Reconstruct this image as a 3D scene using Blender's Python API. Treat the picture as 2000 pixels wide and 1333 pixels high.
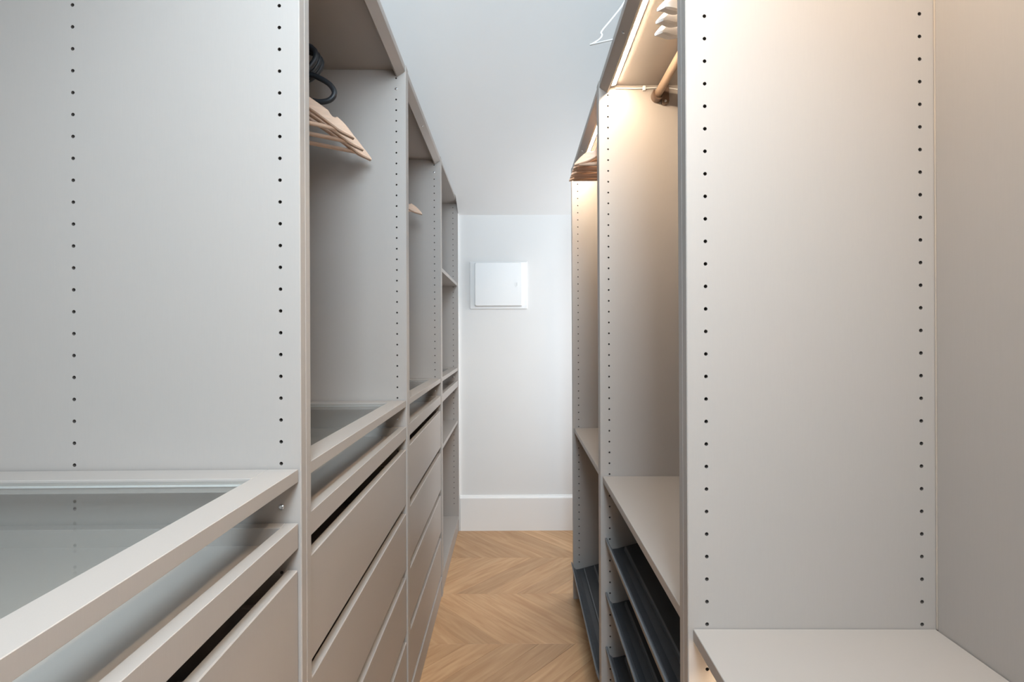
import bpy, bmesh, math, random
from mathutils import Vector, Matrix

random.seed(7)
scene = bpy.context.scene
for o in list(bpy.data.objects):
    bpy.data.objects.remove(o, do_unlink=True)
COL = scene.collection

# ------------------------------------------------------------------ camera
CAM_H = 1.186
cam_d = bpy.data.cameras.new('camera')
cam = bpy.data.objects.new('camera', cam_d)
COL.objects.link(cam)
cam_d.sensor_fit = 'HORIZONTAL'
cam_d.sensor_width = 36.0
cam_d.lens = 36.0 * 955.0 / 2000.0
cam_d.shift_x = -5.0 / 2000.0
cam_d.shift_y = -11.5 / 2000.0
cam_d.clip_start = 0.02
cam.matrix_world = (Matrix.Translation((0, 0, CAM_H)) @ Matrix.Rotation(math.pi / 2, 4, 'X')
                    @ Matrix.Rotation(-0.0045, 4, 'Z'))
scene.camera = cam

# ------------------------------------------------------------------ world, lights, exposure
scene.view_settings.view_transform = 'Standard'
scene.view_settings.look = 'None'
scene.view_settings.gamma = 1.0
scene.view_settings.exposure = 0.47
scene.view_settings.use_curve_mapping = False

world = bpy.data.worlds.new('world')
scene.world = world
world.use_nodes = True
world.node_tree.nodes['Background'].inputs[0].default_value = (0.75, 0.85, 1.0, 1)
world.node_tree.nodes['Background'].inputs[1].default_value = 0.6


def area(name, loc, target, sx, sy, power, color):
    d = bpy.data.lights.new(name, 'AREA')
    d.shape = 'RECTANGLE'
    d.size, d.size_y = sx, sy
    d.energy = power
    d.color = color
    o = bpy.data.objects.new(name, d)
    COL.objects.link(o)
    o.location = loc
    o.rotation_euler = (Vector(target) - Vector(loc)).to_track_quat('-Z', 'Y').to_euler()
    return o


# daylight entering through the glazed opening behind the photographer, the skylight and the side window
area('daylight_rear_window', (0.10, -0.56, 2.08), (0.10, 1.0, 1.80), 0.36, 0.80, 28, (0.74, 0.885, 1.0))
area('daylight_skylight', (0.05, -0.10, 2.70), (0.05, -0.10, 0.0), 0.8, 0.7, 15, (0.74, 0.885, 1.0))
area('daylight_side_window', (0.91, 2.62, 1.22), (0.0, 2.66, 1.1), 0.50, 1.3, 7.0, (0.95, 0.97, 1.0))


# ------------------------------------------------------------------ materials
def new_mat(name):
    m = bpy.data.materials.new(name)
    m.use_nodes = True
    nt = m.node_tree
    return m, nt, nt.nodes['Principled BSDF']


def mat(name, col, rough=0.5, metal=0.0, spec=0.5, var=0.0, scale=30.0, stretch=(1, 1, 1), bump=0.0):
    m, nt, p = new_mat(name)
    p.inputs['Base Color'].default_value = (*col, 1)
    p.inputs['Roughness'].default_value = rough
    p.inputs['Metallic'].default_value = metal
    p.inputs['Specular IOR Level'].default_value = spec
    if var or bump:
        tc = nt.nodes.new('ShaderNodeTexCoord')
        mp = nt.nodes.new('ShaderNodeMapping')
        mp.inputs['Scale'].default_value = stretch
        nz = nt.nodes.new('ShaderNodeTexNoise')
        nz.inputs['Scale'].default_value = scale
        nz.inputs['Detail'].default_value = 4
        nt.links.new(tc.outputs['Object'], mp.inputs[0])
        nt.links.new(mp.outputs[0], nz.inputs['Vector'])
        if var:
            rp = nt.nodes.new('ShaderNodeValToRGB')
            rp.color_ramp.elements[0].position = 0.3
            rp.color_ramp.elements[1].position = 0.7
            rp.color_ramp.elements[0].color = (*[c * (1 - var) for c in col], 1)
            rp.color_ramp.elements[1].color = (*[min(1, c * (1 + var)) for c in col], 1)
            nt.links.new(nz.outputs['Fac'], rp.inputs[0])
            nt.links.new(rp.outputs[0], p.inputs['Base Color'])
        if bump:
            b = nt.nodes.new('ShaderNodeBump')
            b.inputs['Strength'].default_value = bump
            b.inputs['Distance'].default_value = 0.001
            nt.links.new(nz.outputs['Fac'], b.inputs['Height'])
            nt.links.new(b.outputs[0], p.inputs['Normal'])
    return m


def emit(name, col, strength):
    m, nt, p = new_mat(name)
    p.inputs['Base Color'].default_value = (*col, 1)
    p.inputs['Emission Color'].default_value = (*col, 1)
    p.inputs['Emission Strength'].default_value = strength
    return m


GREIGE = (0.385, 0.352, 0.326)
M = {}
M['laminate'] = mat('greige_laminate', GREIGE, 0.42, var=0.010, scale=60, stretch=(14, 14, 0.5), bump=0.05)
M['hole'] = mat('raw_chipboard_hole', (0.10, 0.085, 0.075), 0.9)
M['edge'] = mat('cream_panel_edge', (0.50, 0.43, 0.365), 0.6, var=0.03)
M['wall'] = mat('white_wall_paint', (0.79, 0.785, 0.775), 0.75, spec=0.25, var=0.008, scale=3, bump=0.02)
M['ceil'] = mat('white_ceiling_paint', (0.80, 0.795, 0.785), 0.8, spec=0.2, var=0.008, scale=3)
M['trim'] = mat('white_trim_paint', (0.86, 0.85, 0.835), 0.45, var=0.006, scale=5)
M['box'] = mat('white_lacquered_steel', (0.79, 0.79, 0.785), 0.35, var=0.004, scale=6)
M['boxgrey'] = mat('grey_latch_plastic', (0.62, 0.62, 0.62), 0.4)
M['charcoal'] = mat('charcoal_metal', (0.045, 0.047, 0.052), 0.42, var=0.1, scale=12)
M['charcoal_lit'] = mat('charcoal_metal_lit', (0.16, 0.162, 0.168), 0.38, var=0.05, scale=12)  # lighter charcoal: light caught by the lip and rib tops, painted in
M['rubber'] = mat('black_rubber', (0.018, 0.021, 0.026), 0.45, var=0.1, scale=20)
M['steel'] = mat('bright_steel', (0.75, 0.76, 0.78), 0.25, metal=1.0)
M['bronze'] = mat('bronze_rail_metal', (0.50, 0.37, 0.27), 0.38, metal=0.55, var=0.03)
M['bronze_dark'] = mat('dark_bronze_bracket', (0.17, 0.115, 0.085), 0.4, metal=0.5, var=0.05)
M['hanger_wood'] = mat('pale_hanger_wood', (0.70, 0.50, 0.375), 0.45, var=0.08, scale=25, stretch=(1, 8, 8))
M['overexposed_wood'] = mat('overexposed_hanger_wood', (0.85, 0.83, 0.82), 0.35, var=0.01)  # wood bleached by overexposure, the whiteness is put into the base colour
M['white_plastic'] = mat('white_plastic', (0.86, 0.86, 0.86), 0.4)
M['led'] = emit('warm_led_diffuser', (1.0, 0.79, 0.56), 150.0)
M['led_low'] = M['led']


def glass_mat():
    m = bpy.data.materials.new('clear_shelf_glass')
    m.use_nodes = True
    nt = m.node_tree
    nt.nodes.remove(nt.nodes['Principled BSDF'])
    out = nt.nodes['Material Output']
    tr = nt.nodes.new('ShaderNodeBsdfTransparent')
    tr.inputs[0].default_value = (0.945, 0.96, 0.955, 1)
    gl = nt.nodes.new('ShaderNodeBsdfGlossy')
    gl.inputs['Roughness'].default_value = 0.03
    lw = nt.nodes.new('ShaderNodeLayerWeight')
    lw.inputs['Blend'].default_value = 0.5
    pw = nt.nodes.new('ShaderNodeMath'); pw.operation = 'POWER'; pw.inputs[1].default_value = 5.0
    fr = nt.nodes.new('ShaderNodeMath'); fr.operation = 'MULTIPLY_ADD'
    fr.inputs[1].default_value = 0.9; fr.inputs[2].default_value = 0.035
    nt.links.new(lw.outputs['Facing'], pw.inputs[0]); nt.links.new(pw.outputs[0], fr.inputs[0])
    mx = nt.nodes.new('ShaderNodeMixShader')
    nt.links.new(fr.outputs[0], mx.inputs[0])
    nt.links.new(tr.outputs[0], mx.inputs[1])
    nt.links.new(gl.outputs[0], mx.inputs[2])
    nt.links.new(mx.outputs[0], out.inputs[0])
    return m


M['glass'] = glass_mat()


def oak_mat():
    m, nt, p = new_mat('oiled_oak_plank')
    N, L = nt.nodes, nt.links
    uv = N.new('ShaderNodeUVMap')
    uv.uv_map = 'UVMap'
    oi = N.new('ShaderNodeObjectInfo')
    add = N.new('ShaderNodeVectorMath'); add.operation = 'ADD'
    mul = N.new('ShaderNodeVectorMath'); mul.operation = 'SCALE'
    mul.inputs['Scale'].default_value = 13.0
    cx = N.new('ShaderNodeCombineXYZ')
    L.new(oi.outputs['Random'], cx.inputs[0]); L.new(oi.outputs['Random'], cx.inputs[1])
    L.new(cx.outputs[0], mul.inputs[0])
    L.new(uv.outputs[0], add.inputs[0]); L.new(mul.outputs[0], add.inputs[1])
    mp = N.new('ShaderNodeMapping'); mp.inputs['Scale'].default_value = (1.6, 16, 1)
    L.new(add.outputs[0], mp.inputs[0])
    nz = N.new('ShaderNodeTexNoise'); nz.inputs['Scale'].default_value = 2.2
    nz.inputs['Detail'].default_value = 8; nz.inputs['Distortion'].default_value = 1.2
    L.new(mp.outputs[0], nz.inputs['Vector'])
    rp = N.new('ShaderNodeValToRGB')
    rp.color_ramp.elements[0].position = 0.28; rp.color_ramp.elements[0].color = (0.42, 0.235, 0.115, 1)
    rp.color_ramp.elements[1].position = 0.72; rp.color_ramp.elements[1].color = (0.58, 0.365, 0.20, 1)
    L.new(nz.outputs['Fac'], rp.inputs[0])
    hs = N.new('ShaderNodeHueSaturation')
    mr = N.new('ShaderNodeMapRange')
    mr.inputs['To Min'].default_value = 0.86; mr.inputs['To Max'].default_value = 1.12
    L.new(oi.outputs['Random'], mr.inputs['Value'])
    L.new(mr.outputs[0], hs.inputs['Value'])
    L.new(rp.outputs[0], hs.inputs['Color'])
    L.new(hs.outputs[0], p.inputs['Base Color'])
    p.inputs['Roughness'].default_value = 0.42
    return m


M['oak'] = oak_mat()
M['subfloor'] = mat('oak_subfloor', (0.30, 0.18, 0.09), 0.6, var=0.1)


# ------------------------------------------------------------------ helpers
def finish(name, bm, material, parent=None, loc=None, smooth=False, recalc=True):
    if recalc:
        bmesh.ops.recalc_face_normals(bm, faces=bm.faces[:])
    me = bpy.data.meshes.new(name)
    bm.to_mesh(me)
    bm.free()
    for mm in (material if isinstance(material, (list, tuple)) else [material]):
        me.materials.append(mm)
    if smooth:
        for p in me.polygons:
            p.use_smooth = True
    return link(name, me, parent, loc)


def link(name, me, parent=None, loc=None):
    o = bpy.data.objects.new(name, me)
    COL.objects.link(o)
    if parent is not None:
        o.parent = parent
    if loc is not None:
        o.location = loc
    return o


def empty(name, loc, rz=0.0):
    o = bpy.data.objects.new(name, None)
    o.empty_display_size = 0.05
    COL.objects.link(o)
    o.location = loc
    o.rotation_euler = (0, 0, rz)
    return o


def tag(o, label=None, cat=None, group=None, kind=None):
    if label: o['label'] = label
    if cat: o['category'] = cat
    if group: o['group'] = group
    if kind: o['kind'] = kind
    return o


def box(bm, x0, x1, y0, y1, z0, z1, bev=0.0):
    x0, x1 = min(x0, x1), max(x0, x1)
    y0, y1 = min(y0, y1), max(y0, y1)
    z0, z1 = min(z0, z1), max(z0, z1)
    vs = [bm.verts.new((x, y, z)) for z in (z0, z1) for y in (y0, y1) for x in (x0, x1)]
    fs = []
    for idx in ((0, 2, 3, 1), (4, 5, 7, 6), (0, 1, 5, 4), (2, 6, 7, 3), (0, 4, 6, 2), (1, 3, 7, 5)):
        fs.append(bm.faces.new([vs[i] for i in idx]))
    if bev:
        es = list({e for f in fs for e in f.edges})
        bmesh.ops.bevel(bm, geom=es, offset=bev, segments=1, affect='EDGES', profile=0.5)


def prism(bm, pts, y0, y1):
    """closed outline pts (x, z) extruded along y"""
    a = [bm.verts.new((x, y0, z)) for x, z in pts]
    b = [bm.verts.new((x, y1, z)) for x, z in pts]
    n = len(pts)
    bm.faces.new(a)
    bm.faces.new(list(reversed(b)))
    for i in range(n):
        j = (i + 1) % n
        bm.faces.new((a[i], b[i], b[j], a[j]))


def tube(bm, pts, r, seg=10, closed=False):
    pts = [Vector(p) for p in pts]
    n = len(pts)
    rings = []
    up = None
    for i, p in enumerate(pts):
        if closed:
            t = pts[(i + 1) % n] - pts[i - 1]
        else:
            t = pts[min(i + 1, n - 1)] - pts[max(i - 1, 0)]
        t.normalize()
        if up is None:
            up = t.orthogonal().normalized()
        up = (up - t * up.dot(t))
        if up.length < 1e-6:
            up = t.orthogonal()
        up.normalize()
        s = t.cross(up)
        rr = r[i] if isinstance(r, (list, tuple)) else r
        rings.append([bm.verts.new(p + (up * math.cos(2 * math.pi * k / seg) + s * math.sin(2 * math.pi * k / seg)) * rr)
                      for k in range(seg)])
    m = n if closed else n - 1
    for i in range(m):
        a, b = rings[i], rings[(i + 1) % n]
        for k in range(seg):
            bm.faces.new((a[k], a[(k + 1) % seg], b[(k + 1) % seg], b[k]))
    if not closed:
        bm.faces.new(rings[0])
        bm.faces.new(list(reversed(rings[-1])))


def smooth_path(pts, sub=6):
    """Catmull-Rom through pts"""
    P = [Vector(p) for p in pts]
    P = [P[0] * 2 - P[1]] + P + [P[-1] * 2 - P[-2]]
    out = []
    for i in range(1, len(P) - 2):
        for k in range(sub):
            t = k / sub
            a, b, c, d = P[i - 1], P[i], P[i + 1], P[i + 2]
            out.append(0.5 * ((2 * b) + (c - a) * t + (2 * a - 5 * b + 4 * c - d) * t * t + (3 * b - a - 3 * c + d) * t ** 3))
    out.append(P[-2])
    return out


# ------------------------------------------------------------------ the room
WALL_Y = 2.979
SLOPE = 0.55
Z_KNEE = 1.919            # height where the sloping ceiling meets the far wall
Z_FLAT = 2.75
Y_FLAT = WALL_Y - (Z_FLAT - Z_KNEE) / SLOPE
LX, RX, NX, BY = -1.00, 0.655, 0.95, -0.64   # left wall, right wall, recess wall, rear wall


def struct(name, bm, m, parent=None):
    o = finish(name, bm, m, parent)
    if parent is None:
        o['kind'] = 'structure'
    return o


bm = bmesh.new(); box(bm, LX - 0.1, NX + 0.1, BY - 0.1, WALL_Y + 0.1, -0.10, -0.012)
floor = struct('floor', bm, M['subfloor'])
bm = bmesh.new(); box(bm, LX - 0.1, NX + 0.1, WALL_Y, WALL_Y + 0.1, -0.1, 2.9)
struct('wall_back', bm, M['wall'])
bm = bmesh.new(); box(bm, LX - 0.1, LX, BY, WALL_Y, -0.012, 2.9)
struct('wall_left', bm, M['wall'])
bm = bmesh.new(); box(bm, RX, RX + 0.08, BY, 2.235, -0.012, 2.9)
box(bm, RX + 0.08, NX, 2.155, 2.235, -0.012, 2.9)
struct('wall_right', bm, M['wall'])
# recess wall with the side window
WY0, WY1, WZ0, WZ1 = 2.34, 2.90, 0.52, 1.92
bm = bmesh.new()
box(bm, NX, NX + 0.1, 2.155, WY0, -0.012, 2.9)
box(bm, NX, NX + 0.1, WY1, WALL_Y, -0.012, 2.9)
box(bm, NX, NX + 0.1, WY0, WY1, -0.012, WZ0)
box(bm, NX, NX + 0.1, WY0, WY1, WZ1, 2.9)
struct('wall_recess', bm, M['wall'])
# rear wall with a wide glazed opening
RX0, RX1, RZ0, RZ1 = -0.13, 0.33, 1.62, 2.54
bm = bmesh.new()
box(bm, LX, RX0, BY - 0.1, BY, -0.012, 2.9)
box(bm, RX1, RX, BY - 0.1, BY, -0.012, 2.9)
box(bm, RX0, RX1, BY - 0.1, BY, -0.012, RZ0)
box(bm, RX0, RX1, BY - 0.1, BY, RZ1, 2.9)
struct('wall_rear', bm, M['wall'])


def window(name, axis, c, a0, a1, z0, z1):
    w = empty(name, (0, 0, 0)); w['kind'] = 'structure'
    bm = bmesh.new()
    t = 0.05

    def bx(p0, p1, q0, q1, d0=0.03, d1=0.08):
        if axis == 'x': box(bm, c + d0, c + d1, p0, p1, q0, q1, 0.003)
        else: box(bm, p0, p1, c - d1, c - d0, q0, q1, 0.003)
    bx(a0, a0 + t, z0, z1); bx(a1 - t, a1, z0, z1)
    bx(a0 + t, a1 - t, z0, z0 + t); bx(a0 + t, a1 - t, z1 - t, z1)
    finish('window_frame', bm, M['trim'], w)
    bm = bmesh.new(); bx(a0 + t, a1 - t, z0 + t, z1 - t, 0.05, 0.056)
    finish('pane', bm, M['glass'], w)
    return w


window('window_1', 'x', NX, WY0, WY1, WZ0, WZ1)
window('window_2', 'y', BY, RX0, RX1, RZ0, RZ1)

# ceiling: flat part with a skylight opening, then the slope falling to the far wall;
# over the last tall wardrobe on the left the slope is notched so the wardrobe fits
FX = -0.339
YN = WALL_Y - (2.001 - Z_KNEE) / SLOPE


def zc(y): return Z_KNEE + SLOPE * (WALL_Y - y)


def slab(bm, quad, th=0.08):
    lo = [bm.verts.new(q) for q in quad]
    hi = [bm.verts.new((q[0], q[1], q[2] + th)) for q in quad]
    bm.faces.new(lo); bm.faces.new(list(reversed(hi)))
    for i in range(4):
        j = (i + 1) % 4
        bm.faces.new((lo[i], hi[i], hi[j], lo[j]))


SK = (-0.40, 0.50, -0.50, 0.30)
bm = bmesh.new()
slab(bm, [(LX, SK[3], Z_FLAT), (NX, SK[3], Z_FLAT), (NX, Y_FLAT, Z_FLAT), (LX, Y_FLAT, Z_FLAT)])
slab(bm, [(LX, BY, Z_FLAT), (NX, BY, Z_FLAT), (NX, SK[2], Z_FLAT), (LX, SK[2], Z_FLAT)])
slab(bm, [(LX, SK[2], Z_FLAT), (SK[0], SK[2], Z_FLAT), (SK[0], SK[3], Z_FLAT), (LX, SK[3], Z_FLAT)])
slab(bm, [(SK[1], SK[2], Z_FLAT), (NX, SK[2], Z_FLAT), (NX, SK[3], Z_FLAT), (SK[1], SK[3], Z_FLAT)])
slab(bm, [(FX, Y_FLAT, Z_FLAT), (NX, Y_FLAT, Z_FLAT), (NX, WALL_Y, Z_KNEE), (FX, WALL_Y, Z_KNEE)])
slab(bm, [(LX, Y_FLAT, Z_FLAT), (FX, Y_FLAT, Z_FLAT), (FX, YN, zc(YN)), (LX, YN, zc(YN))])
slab(bm, [(LX, YN, 2.001), (FX, YN, 2.001), (FX, WALL_Y, 2.001), (LX, WALL_Y, 2.001)])
struct('ceiling', bm, M['ceil'])
# skylight: frame in the opening of the flat ceiling
w = empty('window_3', (0, 0, 0)); w['kind'] = 'structure'
bm = bmesh.new()
for x0, x1, y0, y1 in ((SK[0], SK[0] + .04, SK[2], SK[3]), (SK[1] - .04, SK[1], SK[2], SK[3]),
                       (SK[0] + .04, SK[1] - .04, SK[2], SK[2] + .04), (SK[0] + .04, SK[1] - .04, SK[3] - .04, SK[3])):
    box(bm, x0, x1, y0, y1, Z_FLAT - 0.01, Z_FLAT + 0.09, 0.003)
finish('window_frame', bm, M['trim'], w)
bm = bmesh.new(); box(bm, SK[0] + .04, SK[1] - .04, SK[2] + .04, SK[3] - .04, Z_FLAT + .06, Z_FLAT + .066)
finish('pane', bm, M['glass'], w)

# skirting board with a small rounded top and the filler strip beside the last wardrobe
bm = bmesh.new()
prof = [(0, 0.0), (0.016, 0.0), (0.016, 0.196), (0.013, 0.202), (0.008, 0.205), (0.006, 0.211), (0, 0.212)]
va = [bm.verts.new((-0.335, WALL_Y - d, z)) for d, z in prof]
vb = [bm.verts.new((NX, WALL_Y - d, z)) for d, z in prof]
bm.faces.new(va); bm.faces.new(list(reversed(vb)))
for i in range(len(prof)):
    j = (i + 1) % len(prof)
    bm.faces.new((va[i], vb[i], vb[j], va[j]))
struct('baseboard_back', bm, M['trim'])
bm = bmesh.new(); box(bm, -0.3415, -0.3378, 2.960, WALL_Y, 0.0, 1.925, 0.001)
struct('trim_1', bm, M['trim'])

# chevron oak planks, each a piece of its own
ROW, PITCH = 0.364, 0.140


def plank_mesh(sign):
    bm = bmesh.new()
    uvl = bm.loops.layers.uv.new('UVMap')
    g = 0.0004
    th = 0.012
    pts = [(g, g), (PITCH - g, g), (PITCH - g + sign * (ROW - 2 * g), ROW - g), (g + sign * (ROW - 2 * g), ROW - g)]
    b = 0.0006
    top = [bm.verts.new((x + (b if i in (0, 3) else -b), y + (b if i < 2 else -b), 0.0)) for i, (x, y) in enumerate(pts)]
    mid = [bm.verts.new((x, y, -b)) for x, y in pts]
    low = [bm.verts.new((x, y, -th)) for x, y in pts]
    bm.faces.new(top)
    for r0, r1 in ((top, mid), (mid, low)):
        for i in range(4):
            j = (i + 1) % 4
            bm.faces.new((r0[i], r1[i], r1[j], r0[j]))
    bm.faces.new(list(reversed(low)))
    bmesh.ops.recalc_face_normals(bm, faces=bm.faces[:])
    c = math.sqrt(0.5)
    for f in bm.faces:
        for l in f.loops:
            x, y, z = l.vert.co
            l[uvl].uv = ((y + sign * x) * c, (y - sign * x) * c + z)
    me = bpy.data.meshes.new('plank')
    bm.to_mesh(me); bm.free()
    me.materials.append(M['oak'])
    return me


pm = {1: plank_mesh(1), -1: plank_mesh(-1)}
JY = 2.605
for r in range(-9, 1):
    y0 = JY + r * ROW
    sign = -1 if r % 2 == 0 else 1
    lo, hi = -0.45, (1.25 if y0 > 2.1 else 0.36)
    # vertices of the zigzag sit on the same x positions at every second joint
    base = -0.275 - 0.140 * 6
    off = base if sign == 1 else base + ROW
    if sign == 1: off = base
    k = 0
    while True:
        x = off + PITCH * k
        k += 1
        xa, xb = (x, x + ROW + PITCH) if sign == 1 else (x - ROW, x + PITCH)
        if xb < lo: continue
        if xa > hi: break
        if xb > NX + 0.05: break
        link('plank', pm[sign], floor, (x, y0, 0))
floor_edge = None

# distribution box on the far wall
fb = empty('distribution_box', (-0.096, WALL_Y, 1.345))
tag(fb, 'white square electrical distribution box on the back wall', 'electrical box')
bm = bmesh.new()
t = 0.009
box(bm, -0.175, 0.175, -t, 0, 0, 0.288, 0.003)
finish('frame', bm, M['box'], fb)
bm = bmesh.new()
ds = [(-0.143, 0.018), (0.143, 0.018), (0.143, 0.280), (-0.143, 0.280)]
pts = []
for (cx, cz), (qx, qz), a0 in (((-0.135, 0.026), (-1, -1), 180), ((0.135, 0.026), (1, -1), 270), ((0.135, 0.272), (1, 1), 0), ((-0.135, 0.272), (-1, 1), 90)):
    for k in range(5):
        a = math.radians(a0 + 22.5 * k)
        pts.append((cx + 0.008 * math.cos(a), cz + 0.008 * math.sin(a)))
rings = []
for ins, y in ((0, -t), (0, -t - 0.016), (0.003, -t - 0.019)):
    rings.append([bm.verts.new((x * (1 - ins / 0.143), y, 0.149 + (z - 0.149) * (1 - ins / 0.131))) for x, z in pts])
n = len(pts)
bm.faces.new(rings[0]); bm.faces.new(list(reversed(rings[-1])))
for r0, r1 in zip(rings, rings[1:]):
    for i in range(n):
        bm.faces.new((r0[i], r1[i], r1[(i + 1) % n], r0[(i + 1) % n]))
door = finish('door', bm, M['box'], fb)
bm = bmesh.new()
lp = [(0.112 + 0.011 * math.cos(k * math.pi / 8), 0.148 + 0.017 * math.sin(k * math.pi / 8)) for k in range(16)]
prism(bm, lp, -t - 0.0205, -t - 0.0185)
lt = finish('latch', bm, M['box'], door)
bm = bmesh.new(); box(bm, 0.110, 0.114, -t - 0.0215, -t - 0.019, 0.138, 0.158, 0.0004)
finish('latch_slot', bm, M['boxgrey'], door)

# ------------------------------------------------------------------ wardrobes
TH = 0.018
UNIT = 0.750
CACHE = {}


def cached(key, fn):
    if key not in CACHE:
        CACHE[key] = fn()
    return CACHE[key]


def bmesh_to_mesh(bm, name, mats, recalc=True, smooth=False):
    if recalc:
        bmesh.ops.recalc_face_normals(bm, faces=bm.faces[:])
    me = bpy.data.meshes.new(name)
    bm.to_mesh(me); bm.free()
    for m in mats: me.materials.append(m)
    if smooth:
        for p in me.polygons: p.use_smooth = True
    return me


def side_panel_mesh(sx, depth, height, cols, z_first, z_last_min, inner):
    """panel occupying y 0..TH, drilled on the face y=0 (inner=-1) or y=TH (inner=+1)"""
    bm = bmesh.new()

    def V(a, y, z): return bm.verts.new((sx * a, y, z))

    def face(pts, nrm, mi=0):
        f = bm.faces.new([V(*p) for p in pts])
        f.normal_update()
        n = Vector((sx * nrm[0], nrm[1], nrm[2]))
        if f.normal.dot(n) < 0: f.normal_flip()
        f.material_index = mi
        return f
    c = 0.0012
    yi, yo = (0.0, TH) if inner < 0 else (TH, 0.0)
    ny = -1 if inner < 0 else 1
    yc = yi - ny * c
    yoc = yo + ny * c
    # hole rows
    zs = []
    z = z_first
    while z > z_last_min:
        zs.append(z); z -= 0.032
    top, bot = zs[0] + 0.016, zs[-1] - 0.016
    edges = [c]
    for cc in cols:
        edges += [cc - 0.016, cc + 0.016]
    edges.append(depth)
    for i in range(len(edges) - 1):
        a0, a1 = edges[i], edges[i + 1]
        if i % 2 == 0:
            face([(a0, yi, 0), (a1, yi, 0), (a1, yi, height), (a0, yi, height)], (0, ny, 0))
        else:
            face([(a0, yi, 0), (a1, yi, 0), (a1, yi, bot), (a0, yi, bot)], (0, ny, 0))
            face([(a0, yi, top), (a1, yi, top), (a1, yi, height), (a0, yi, height)], (0, ny, 0))
            ca = (a0 + a1) / 2
            K, R = 16, 0.0026
            for z in zs:
                ring, bord = [], []
                for k in range(K):
                    an = 2 * math.pi * k / K
                    co, si = math.cos(an), math.sin(an)
                    m = max(abs(co), abs(si))
                    ring.append((ca + R * co, z + R * si))
                    bord.append((ca + 0.016 * co / m, z + 0.016 * si / m))
                for k in range(K):
                    j = (k + 1) % K
                    face([(ring[k][0], yi, ring[k][1]), (ring[j][0], yi, ring[j][1]),
                          (bord[j][0], yi, bord[j][1]), (bord[k][0], yi, bord[k][1])], (0, ny, 0))
                    mx, mz = (ring[k][0] + ring[j][0]) / 2 - ca, (ring[k][1] + ring[j][1]) / 2 - z
                    yd = yi - ny * 0.009
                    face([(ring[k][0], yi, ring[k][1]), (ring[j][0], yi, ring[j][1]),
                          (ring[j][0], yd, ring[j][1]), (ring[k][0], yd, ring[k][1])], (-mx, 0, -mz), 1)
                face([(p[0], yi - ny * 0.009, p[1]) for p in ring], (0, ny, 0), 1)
    face([(c, yi, 0), (c, yi, height), (0, yc, height), (0, yc, 0)], (-1, ny, 0))
    face([(0, yc, 0), (0, yc, height), (0, yoc, height), (0, yoc, 0)], (-1, 0, 0))
    face([(0, yoc, 0), (0, yoc, height), (c, yo, height), (c, yo, 0)], (-1, -ny, 0))
    face([(c, yo, 0), (depth, yo, 0), (depth, yo, height), (c, yo, height)], (0, -ny, 0))
    face([(depth, yi, 0), (depth, yo, 0), (depth, yo, height), (depth, yi, height)], (1, 0, 0))
    for z, s in ((height, 1), (0, -1)):
        face([(0, yc, z), (c, yi, z), (depth, yi, z), (depth, yo, z), (c, yo, z), (0, yoc, z)], (0, 0, s))
    return bmesh_to_mesh(bm, 'side_panel', [M['laminate'], M['hole']], recalc=False)


def part(name, sx, boxes, material, parent, bev=0.0008, loc=None, key=None):
    def mk():
        bm = bmesh.new()
        for a0, a1, y0, y1, z0, z1 in boxes:
            box(bm, sx * a0, sx * a1, y0, y1, z0, z1, bev)
        return bmesh_to_mesh(bm, name, [material])
    return link(name, cached((name, sx, key), mk) if key else mk(), parent, loc)


def screw_mesh():
    bm = bmesh.new()
    n = 12
    rings = []
    for r, h in ((0.0040, 0.0), (0.0040, 0.0006), (0.0028, 0.0014), (0.0008, 0.0016)):
        rings.append([bm.verts.new((r * math.cos(2 * math.pi * k / n), r * math.sin(2 * math.pi * k / n), h)) for k in range(n)])
    for a, b in zip(rings, rings[1:]):
        for k in range(n):
            bm.faces.new((a[k], a[(k + 1) % n], b[(k + 1) % n], b[k]))
    bm.faces.new(rings[0]); bm.faces.new(rings[-1])
    return bmesh_to_mesh(bm, 'screw', [M['steel']])


SCREW = screw_mesh()


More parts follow.
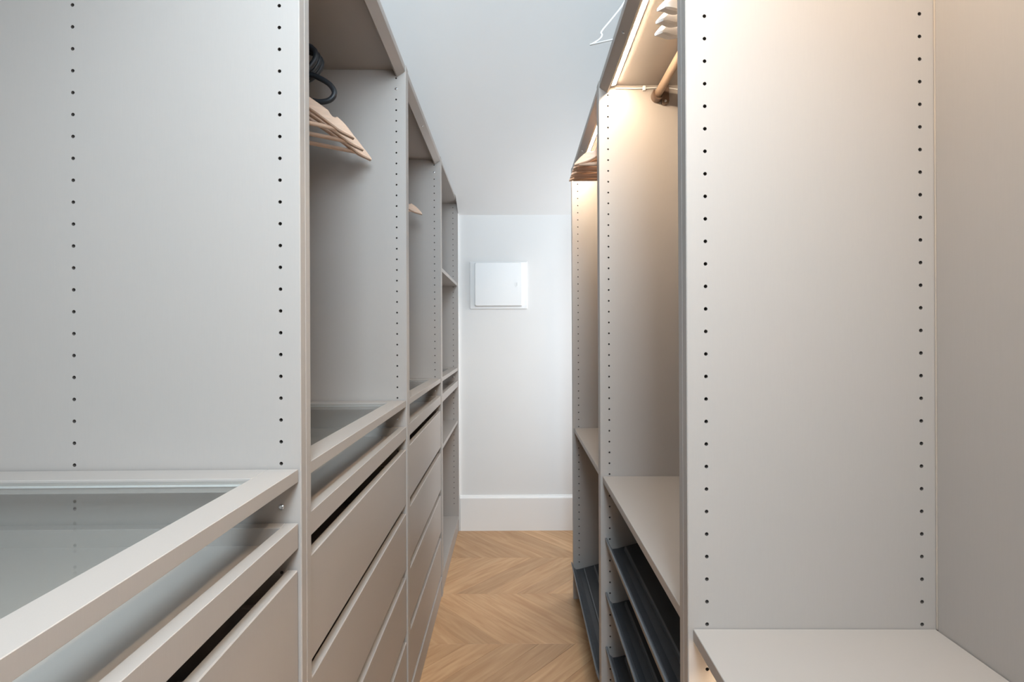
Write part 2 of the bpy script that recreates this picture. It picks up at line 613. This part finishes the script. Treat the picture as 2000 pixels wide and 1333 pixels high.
def carcass(side, idx, w, top, depth, cols, zf, bottom_top, label):
    """one tall open wardrobe; local y runs along the row, local x into the wardrobe"""
    sx = -1 if side == 'L' else 1
    if side == 'L':
        rz = 0.0122; org = Vector((-0.314, 0.7175)); u = Vector((-0.0122, 1.0)).normalized()
    else:
        rz = -0.0095; org = Vector((0.2445, 0.6945)); u = Vector((0.0095, 1.0)).normalized()
    start = -(w - TH) if idx == 0 else (TH + (idx - 1) * UNIT)
    p = org + u * start
    e = empty('wardrobe', (p.x, p.y, 0.0), rz)
    tag(e, label, 'wardrobe')
    mesh_far = cached(('sp', side, -1), lambda: side_panel_mesh(sx, depth, top, cols, zf, 0.15, -1))
    mesh_near = cached(('sp', side, 1), lambda: side_panel_mesh(sx, depth, top, cols, zf, 0.15, 1))
    far = link('side_panel', mesh_far, e, (0, w - TH, 0))
    near = link('side_panel', mesh_near, e, (0, 0, 0))
    g = 0.0006
    y0, y1 = TH + g, w - TH - g
    pf = 0.004 if side == 'L' else 0.080
    part('top_panel', sx, [(0.002, depth - 0.01, y0, y1, top - 0.014, top)], M['laminate'], e, key=('tp', side, w))
    part('bottom_panel', sx, [(0.001 if side == 'L' else 0.060, depth - 0.01, y0, y1, bottom_top - TH, bottom_top)], M['laminate'], e, key=('bp', side, w))
    part('plinth', sx, [(pf, pf + 0.016, y0, y1, 0.0, bottom_top - TH - 0.0005)], M['laminate'], e, key=('pl', side, w))
    part('back_panel', sx, [(depth - 0.0085, depth - 0.0005, y0 + 0.0022, y1 - 0.0022, bottom_top, top - 0.0145)], M['laminate'], e, key=('bk', side, w))
    # angled header board under the top panel (the last wardrobe on the left has none)
    if side == 'L' and idx == 3:
        return e, sx, far
    zt = top - 0.0145
    hdr = [(0.002, zt), (0.002, zt - 0.005), (0.0245, zt - 0.0205), (0.0290, zt - 0.0185), (0.0300, zt)]

    def mkh():
        bm = bmesh.new()
        prism(bm, [(sx * a, z) for a, z in hdr], y0, y1)
        return bmesh_to_mesh(bm, 'header', [M['laminate']])
    h = link('header', cached(('hd', side, w), mkh), e)
    for yy in (0.343 if side == 'L' else 0.455,):
        s = link('screw', SCREW, h, (sx * 0.0135, yy, zt - 0.0131))
        s.rotation_euler = Vector((-sx * 0.0155, 0, -0.0225)).to_track_quat('Z', 'Y').to_euler()
    return e, sx, far


def glass_shelf(e, sx, w, zt, depth, side):
    y0, y1 = TH + 0.003, w - TH - 0.003
    r, h, d1 = 0.047, 0.019, depth - 0.035

    def mk():
        bm = bmesh.new()
        b = 0.0007
        box(bm, sx * 0.003, sx * r, y0, y1, -h, 0, b)
        box(bm, sx * (d1 - r), sx * d1, y0, y1, -h, 0, b)
        box(bm, sx * r, sx * (d1 - r), y0, y0 + r, -h, 0, b)
        box(bm, sx * r, sx * (d1 - r), y1 - r, y1, -h, 0, b)
        return bmesh_to_mesh(bm, 'glass_shelf', [M['laminate']])
    s = link('glass_shelf', cached(('gs', side, w), mk), e, (0, 0, zt))

    def mg():
        bm = bmesh.new()
        box(bm, sx * (r + .0006), sx * (d1 - r - .0006), y0 + r + .0006, y1 - r - .0006, -0.0075, -0.0030)
        return bmesh_to_mesh(bm, 'pane', [M['glass']])
    pn = link('pane', cached(('gp', side, w), mg), s)

    def mb():  # added white strips standing in for the bright edge of the glass
        bm = bmesh.new()
        q = 0.0022
        for a0, a1, c0, c1 in ((r, d1 - r, y0 + r, y0 + r + q), (r, d1 - r, y1 - r - q, y1 - r),
                               (d1 - r - q, d1 - r, y0 + r + q, y1 - r - q), (r, r + q, y0 + r + q, y1 - r - q)):
            box(bm, sx * a0, sx * a1, c0, c1, -0.0100, -0.0078)
        return bmesh_to_mesh(bm, 'bright_glass_edge', [M['white_plastic']])
    link('bright_glass_edge', cached(('gb', side, w), mb), s)
    return s


def pull_tray(e, sx, w, zt, depth, side):
    y0, y1 = TH + 0.004, w - TH - 0.004
    r, h, d1 = 0.018, 0.037, depth - 0.05

    def mk():
        bm = bmesh.new()
        b = 0.0007
        box(bm, sx * 0.003, sx * (r + .003), y0, y1, -h, 0, b)
        box(bm, sx * (d1 - r), sx * d1, y0, y1, -h, 0, b)
        box(bm, sx * (r + .003), sx * (d1 - r), y0, y0 + r, -h, 0, b)
        box(bm, sx * (r + .003), sx * (d1 - r), y1 - r, y1, -h, 0, b)
        return bmesh_to_mesh(bm, 'pull_out_tray', [M['laminate']])
    s = link('pull_out_tray', cached(('pt', side, w), mk), e, (0, 0, zt))
    part('tray_base', sx, [(r + .003, d1 - r, y0 + r, y1 - r, -h + .004, -h + .012)], M['laminate'], s, 0, key=('tb', side, w))
    return s


def drawer(e, sx, w, ztop, depth, side, pull=0.0):
    y0, y1 = TH + 0.003, w - TH - 0.003
    h = 0.165

    def mk():
        bm = bmesh.new()
        box(bm, sx * 0.004, sx * 0.020, y0, y1, -h, 0, 0.0016)
        return bmesh_to_mesh(bm, 'drawer', [M['laminate']])
    d = link('drawer', cached(('dr', side, w), mk), e, (-sx * pull, 0, ztop))

    def mb():
        bm = bmesh.new()
        z0, z1, d1 = -h + 0.012, -0.045, depth - 0.06
        t = 0.012
        box(bm, sx * 0.020, sx * d1, y0 + 0.010, y0 + 0.010 + t, z0, z1, 0.0005)
        box(bm, sx * 0.020, sx * d1, y1 - 0.010 - t, y1 - 0.010, z0, z1, 0.0005)
        box(bm, sx * (d1 - t), sx * d1, y0 + .022, y1 - .022, z0, z1, 0.0005)
        box(bm, sx * 0.020, sx * (d1 - t), y0 + .022, y1 - .022, z0, z0 + .008)
        return bmesh_to_mesh(bm, 'drawer_box', [M['laminate']])
    link('drawer_box', cached(('db', side, w), mb), d)
    return d


def board(e, sx, w, ztop, depth, side, front=0.005):
    return part('shelf', sx, [(front, depth - 0.010, TH + .001, w - TH - .001, -0.018, 0)], M['laminate'], e, loc=(0, 0, ztop), key=('sh', side, w))


def rail(e, sx, w, a, ztop, side):
    def mk():
        bm = bmesh.new()
        n = 20
        pts = [(sx * a + 0.0105 * math.cos(2 * math.pi * k / n), -0.0135 + 0.0135 * math.sin(2 * math.pi * k / n)) for k in range(n)]
        prism(bm, pts, TH + .004, w - TH - .004)
        me = bmesh_to_mesh(bm, 'clothes_rail', [M['bronze']])
        for p in me.polygons: p.use_smooth = len(p.vertices) == 4
        return me
    r = link('clothes_rail', cached(('cr', side, w), mk), e, (0, 0, ztop))
    # bracket: cup ring under the rail and a plate with a screw hole
    for far in (0, 1):
        yb = (w - TH - 0.0005) if far else TH + 0.0005
        d = -1 if far else 1
        bm = bmesh.new()
        out, inn = [], []
        K = 18
        for k in range(K + 1):
            an = math.radians(150 + 240 * k / K)
            out.append((sx * (a + 0.0165 * math.cos(an)), -0.0135 + 0.0195 * math.sin(an)))
            inn.append((sx * (a + 0.0115 * math.cos(an)), -0.0135 + 0.0145 * math.sin(an)))
        prism(bm, out + inn[::-1], yb, yb + d * 0.024)
        pl = []
        for k in range(12):
            an = math.radians(30 * k)
            cy = 0.012 if math.sin(an) > 0 else -0.030
            pl.append((sx * (a + 0.024 + 0.0115 * math.cos(an)), cy + 0.0115 * math.sin(an)))
        prism(bm, pl, yb, yb + d * 0.008)
        b = finish('rail_bracket', bm, M['bronze_dark'], r)
        for zz in (-0.030, 0.012):
            s = link('screw', SCREW, b, (sx * (a + 0.024), yb + d * 0.008, zz))
            s.rotation_euler = Vector((0, d, 0)).to_track_quat('Z', 'Y').to_euler()
    return r


def led(e, sx, w, z, a, side, cable=False, end=0.016):
    """slim aluminium profile with a glowing diffuser, fixed under a board at height z"""
    y0, y1 = TH + 0.012, w - TH - end
    # corner profile: triangular body, tilted diffuser facing down and into the wardrobe
    prf = [(-.0070, 0.0), (-.0070, -.0085), (-.0058, -.0088), (.0058, -.0050), (.0066, -.0046), (.0066, 0.0)]
    dif = [(-.0050, -.0087), (-.0048, -.0096), (.0048, -.0066), (.0050, -.0056)]

    def mk(pts, nm, m, e0):
        bm = bmesh.new()
        prism(bm, [(sx * (a + p), q) for p, q in pts], y0 + e0, y1 - e0)
        return bmesh_to_mesh(bm, nm, [m])
    s = link('light_strip', cached(('ls', side, a, w), lambda: mk(prf, 'light_strip', M['white_plastic'], 0.0)), e, (0, 0, z))
    link('diffuser', cached(('ld', side, a, w), lambda: mk(dif, 'diffuser', M['led'], 0.004)), s)
    if cable:
        bm = bmesh.new()
        pts = []
        yy = w - TH - 0.003
        for k in range(25):
            q = k / 24
            pts.append((sx * (a + 0.008 + q * 0.285), yy, -0.0085 - 0.004 * math.sin(q * 11.0) * (0.3 + q) ** 2 - 0.004 * q))
        tube(bm, pts, 0.0019, 8)
        cb = finish('cable', bm, M['white_plastic'], s, smooth=True)
        part('cable_clip', sx, [(a + 0.088, a + 0.096, yy - .004, yy + .0028, -0.017, -0.003)], M['white_plastic'], cb, 0.001)
    return s


# ---- left row
LT, LD = 1.998, 0.580
LCOLS = (0.029, 0.329, 0.548)
LZF = 1.959
SHELF_Z, TRAY_Z, DR_Z = 0.9915, 0.913, 0.8445
left_labels = [
    'greige open wardrobe at left with glass shelf and drawers, nearest the camera',
    'greige open wardrobe holding black cord and wooden hangers above four drawers',
    'third greige open wardrobe from the camera on the left, with one hanger above drawers',
    'greige open wardrobe with shelves and no drawers, beside the white back wall',
]
LU = []
for i in range(4):
    w = (1.0, UNIT, UNIT, 0.743)[i]
    e, sx, far = carcass('L', i, w, LT, LD, LCOLS, LZF, 0.092, left_labels[i])
    LU.append((e, w))
    glass_shelf(e, sx, w, SHELF_Z, LD, 'L')
    pull_tray(e, sx, w, TRAY_Z, LD, 'L')
    if i < 3:
        for k in range(4):
            drawer(e, sx, w, DR_Z - 0.192 * k, LD, 'L')
    else:
        board(e, sx, w, 1.503, LD, 'L')
        board(e, sx, w, 0.673, LD, 'L')
    # shelf-support screw seen in the drilled row
    s = link('screw', SCREW, far, (sx * 0.029, 0.0, LZF - 32 * 0.032 + 0.0))
    s.rotation_euler = Vector((0, -1, 0)).to_track_quat('Z', 'Y').to_euler()
    if i in (1, 2):
        s = link('screw', SCREW, far, (sx * 0.029, 0.0, LZF - 0.032))
        s.rotation_euler = Vector((0, -1, 0)).to_track_quat('Z', 'Y').to_euler()
        rail(e, sx, w, 0.268, 1.870, 'L')

# ---- right row
RT, RD = 1.936, 0.358
RCOLS = (0.027, 0.330)
RZF = 1.894
RSH = 0.768
right_labels = [
    'shallow greige open wardrobe at right nearest the camera with bare shelf',
    'lit shallow greige wardrobe with bronze rail above three charcoal shoe shelves',
    'lit shallow greige wardrobe with a stack of wooden hangers at the far right',
]
RU = []
SHOE = [(0.022, -0.0315), (0.036, -0.030), (0.300, 0.042), (0.300, 0.038), (0.036, -0.034), (0.020, -0.0365)]
LIP = [(0.0, 0.0), (0.003, 0.0015), (0.006, 0.0), (0.012, -0.022), (0.022, -0.0315), (0.020, -0.0365), (0.008, -0.028), (0.001, -0.008)]


def shoe_shelf(e, sx, w, zlip, a0, side):
    y0, y1 = TH + 0.004, w - TH - 0.004

    def mk():
        bm = bmesh.new()
        prism(bm, [(sx * a, z) for a, z in SHOE], y0, y1)
        return bmesh_to_mesh(bm, 'shoe_shelf', [M['charcoal']])
    s = link('shoe_shelf', cached(('ss', side, w), mk), e, (sx * a0, 0, zlip))

    def ml():
        bm = bmesh.new()
        prism(bm, [(sx * a, z) for a, z in LIP], y0, y1)
        return bmesh_to_mesh(bm, 'front_lip', [M['charcoal_lit']])
    link('front_lip', cached(('sl', side, w), ml), s)
    for a in (0.056, 0.102):
        z = -0.030 + (a - 0.036) * 0.072 / 0.264

        def mr():
            bm = bmesh.new()
            prism(bm, [(sx * (a - .004), z - .0015), (sx * (a - .0025), z + .008), (sx * (a + .0015), z + .0092), (sx * (a + .004), z + .0005)], y0 + .02, y1 - .02)
            return bmesh_to_mesh(bm, 'rib', [M['charcoal_lit']])
        link('rib', cached(('rb', side, w, a), mr), s)
    for yy in (y0 + .001, y1 - .005):
        part('end_bracket', sx, [(0.030, 0.298, yy, yy + .004, -0.050, -0.034)], M['charcoal'], s, 0.0005)
    return s


for i in range(3):
    w = (1.0, UNIT, UNIT)[i]
    e, sx, far = carcass('R', i, w, RT, RD, RCOLS, RZF, 0.045, right_labels[i])
    RU.append((e, w))
    board(e, sx, w, RSH, RD, 'R', 0.007)
    led(e, sx, w, RT - 0.0146, 0.041 if i else 0.085, 'R', cable=(i == 1), end=0.016 if i else 0.03)
    if i == 0:
        led(e, sx, w, RSH - 0.0182, 0.100, 'R')
        part('panel_edge', sx, [(RD - 0.0090, RD - 0.0075, w - TH - .0026, w - TH - .0008, RSH, RT - .016)], M['edge'], e, 0)
    if i == 1:
        for z in (0.586, 0.426, 0.266):
            shoe_shelf(e, sx, w, z, 0.012, 'R')
    if i == 2:
        shoe_shelf(e, sx, w, 0.166, -0.010, 'R')
    if i: rail(e, sx, w, 0.170, 1.902, 'R')


# ------------------------------------------------------------------ hangers
def sect(bm, prev, x, zt, zb, yc, hy):
    c = min(hy, (zt - zb) / 2) * 0.35
    pr = [(yc - hy + c, zt), (yc + hy - c, zt), (yc + hy, zt - c), (yc + hy, zb + c), (yc + hy - c, zb), (yc - hy + c, zb), (yc - hy, zb + c), (yc - hy, zt - c)]
    vs = [bm.verts.new((x, y, z)) for y, z in pr]
    if prev:
        for k in range(8):
            bm.faces.new((prev[k], prev[(k + 1) % 8], vs[(k + 1) % 8], vs[k]))
    return vs


def hanger_meshes(half, key, wood):
    def mk():
        bm = bmesh.new()
        prev = None
        first = None
        T = [i / 40 for i in range(-40, 41)]
        for q in T:
            t = abs(q)
            zt = -0.070 - 0.088 * t ** 1.25
            w = 0.024 + 0.010 * t
            if 0.70 < t < 0.80:
                zt -= 0.008 * math.sin((t - 0.70) / 0.10 * math.pi)
                w -= 0.008 * math.sin((t - 0.70) / 0.10 * math.pi)
            if t > 0.80:
                f = (t - 0.80) / 0.20
                zt -= 0.016 * f ** 2.2
                w = 0.032 - 0.027 * f ** 1.8
            yc = 0.022 * t * t
            vs = sect(bm, prev, half * q, zt, zt - w, yc, 0.0062 + 0.0035 * t * (1 - max(0, (t - .85)) / .25))
            if first is None: first = vs
            prev = vs
        bm.faces.new(first); bm.faces.new(list(reversed(prev)))
        return bmesh_to_mesh(bm, 'shoulder', [wood], smooth=False)

    def mk_hook():
        bm = bmesh.new()
        pts = [(0, 0, -0.074), (0, 0, -0.050)]
        for k in range(15):
            an = math.radians(-60 + 240 * k / 14)
            pts.append((0.0165 * math.cos(an), 0, -0.0135 + 0.0165 * math.sin(an) + 0.0005))
        tube(bm, smooth_path(pts, 3), 0.0018, 8)
        return bmesh_to_mesh(bm, 'hook', [M['steel']], smooth=True)

    def mk_bar():
        bm = bmesh.new()
        q, z, y = (0.94, -0.1745, 0.019) if key == 'r' else (0.87, -0.1640, 0.016)
        tube(bm, [(-half * q, y, z), (0, y, z), (half * q, y, z)], 0.0056, 12)
        return bmesh_to_mesh(bm, 'trouser_bar', [wood], smooth=True)
    return (cached(('ha', key), mk), cached('hook', mk_hook), cached(('hb', key), mk_bar))


def hanger(unit, sx, a, y, ztop, yaw, half, key, wood, label, group=None):
    e, w = unit
    p = e.matrix_basis @ Vector((sx * a, y, ztop + 0.0022))
    h = empty('clothes_hanger', p, e.rotation_euler.z + yaw)
    tag(h, label, 'hanger', group)
    sm, hm, bmn = hanger_meshes(half, key, wood)
    link('shoulder', sm, h); link('hook', hm, h)
    if key != 'wh': link('trouser_bar', bmn, h)
    return h


for x in (e for e, w in LU + RU):
    x.matrix_basis  # evaluated from location and rotation
L1 = [('pale wooden hanger nearest the camera under the black cord', 0.390, -0.56),
      ('pale wooden hanger in the middle of three under the black cord', 0.470, -0.56),
      ('pale wooden hanger with the tip furthest out, below the black cord', 0.545, -0.56)]
for lab, y, yaw in L1:
    hanger(LU[1], -1, 0.268, y, 1.870, -yaw, 0.222, 'w', M['hanger_wood'], lab, 'wooden hangers under the black cord')
hanger(LU[2], -1, 0.268, 0.500, 1.870, 0.22, 0.222, 'w', M['hanger_wood'], 'pale wooden hanger alone in the third wardrobe on the left', None)
order = ['topmost and nearest', 'second', 'third', 'fourth', 'fifth', 'lowest and furthest']
for k in range(6):
    hanger(RU[2], 1, 0.170, 0.072 + 0.031 * k, 1.902, random.uniform(-0.03, 0.03), 0.230, 'r', M['hanger_wood'],
           'pale wooden hanger, %s of the stack jutting out at right' % order[k] if k in (0, 5) else
           'pale wooden hanger, %s from the top of the stack at right' % order[k], 'wooden hangers jutting out at right')
for k, lab in enumerate(('uppermost white hanger above the bronze rail end', 'middle white hanger of three by the bronze rail', 'lowest white hanger just above the bronze rail')):
    hanger(RU[1], 1, 0.170, 0.242 + 0.042 * k, 1.902, 0.80 + 0.05 * k, 0.222, 'wh', M['overexposed_wood'], lab, 'white hangers by the bronze rail')

# black cord wound loosely over the left rail with a hanging loop
e = LU[1][0]
c0 = e.matrix_basis @ Vector((-0.268, 0.50, 1.8565))
cord = empty('black_cord', c0, e.rotation_euler.z)
tag(cord, 'black rubber cord coiled over the rail in the left wardrobe', 'cord')
bm = bmesh.new()
path = []
turns = 3
for k in range(turns * 28 + 1):
    q = k / 28
    an = 2 * math.pi * q + math.pi / 2
    path.append((0.030 + 0.066 * math.cos(an) + 0.004 * math.sin(3 * an), -0.030 + 0.0185 * q, 0.022 + 0.044 * math.sin(an)))
tube(bm, path, 0.0068, 10)
finish('coil', bm, M['rubber'], cord, smooth=True)
bm = bmesh.new()
pts = [(0.02, -0.005, -0.020), (0.075, -0.005, -0.014), (0.100, -0.006, -0.022), (0.128, -0.008, -0.040), (0.140, -0.010, -0.062), (0.130, -0.012, -0.080),
       (0.105, -0.013, -0.086), (0.070, -0.013, -0.080), (0.030, -0.012, -0.076), (-0.03, -0.012, -0.075), (-0.05, -0.010, -0.04), (-0.03, -0.006, -0.01)]
tube(bm, smooth_path(pts, 6), 0.0068, 10)
finish('loop', bm, M['rubber'], cord, smooth=True)
bm = bmesh.new()
pts = [(0.045, -0.02, -0.012), (0.046, -0.02, -0.034), (0.056, -0.02, -0.046), (0.070, -0.02, -0.045), (0.078, -0.02, -0.033)]
tube(bm, smooth_path(pts, 6), 0.0048, 8)
finish('end_hook', bm, M['rubber'], cord, smooth=True)

# white slim hanger standing on the top of the right row
d = Vector((0.927, -0.375, 0))
wh = empty('slim_hanger', (0.199, 1.268, RT + 0.0025))
tag(wh, 'thin white slim hanger poking out over the top of the right wardrobes', 'hanger')
P = [(0.0, 0.0), (0.006, 0.001), (0.026, 0.010), (0.032, 0.020), (0.031, 0.030), (0.060, 0.060), (0.092, 0.098), (0.115, 0.150), (0.135, 0.178), (0.155, 0.150), (0.178, 0.098), (0.210, 0.060), (0.239, 0.030), (0.238, 0.020), (0.244, 0.010), (0.264, 0.001), (0.270, 0.0)]


def wpt(s, z):
    return (d.x * s, d.y * s + 0.12 * z, z * 0.98)


bm = bmesh.new()
tube(bm, smooth_path([wpt(*p) for p in P], 4), 0.0021, 8)
finish('shoulder', bm, M['white_plastic'], wh, smooth=True)
bm = bmesh.new()
tube(bm, [wpt(0, 0), wpt(0.135, 0.0), wpt(0.27, 0)], 0.0021, 8)
finish('trouser_bar', bm, M['white_plastic'], wh, smooth=True)
bm = bmesh.new()
pts = [(0.135, 0.178), (0.135, 0.205), (0.145, 0.222), (0.150, 0.240), (0.140, 0.256), (0.125, 0.256), (0.115, 0.243)]
tube(bm, smooth_path([wpt(*p) for p in pts], 4), 0.0018, 8)
finish('hook', bm, M['steel'], wh, smooth=True)
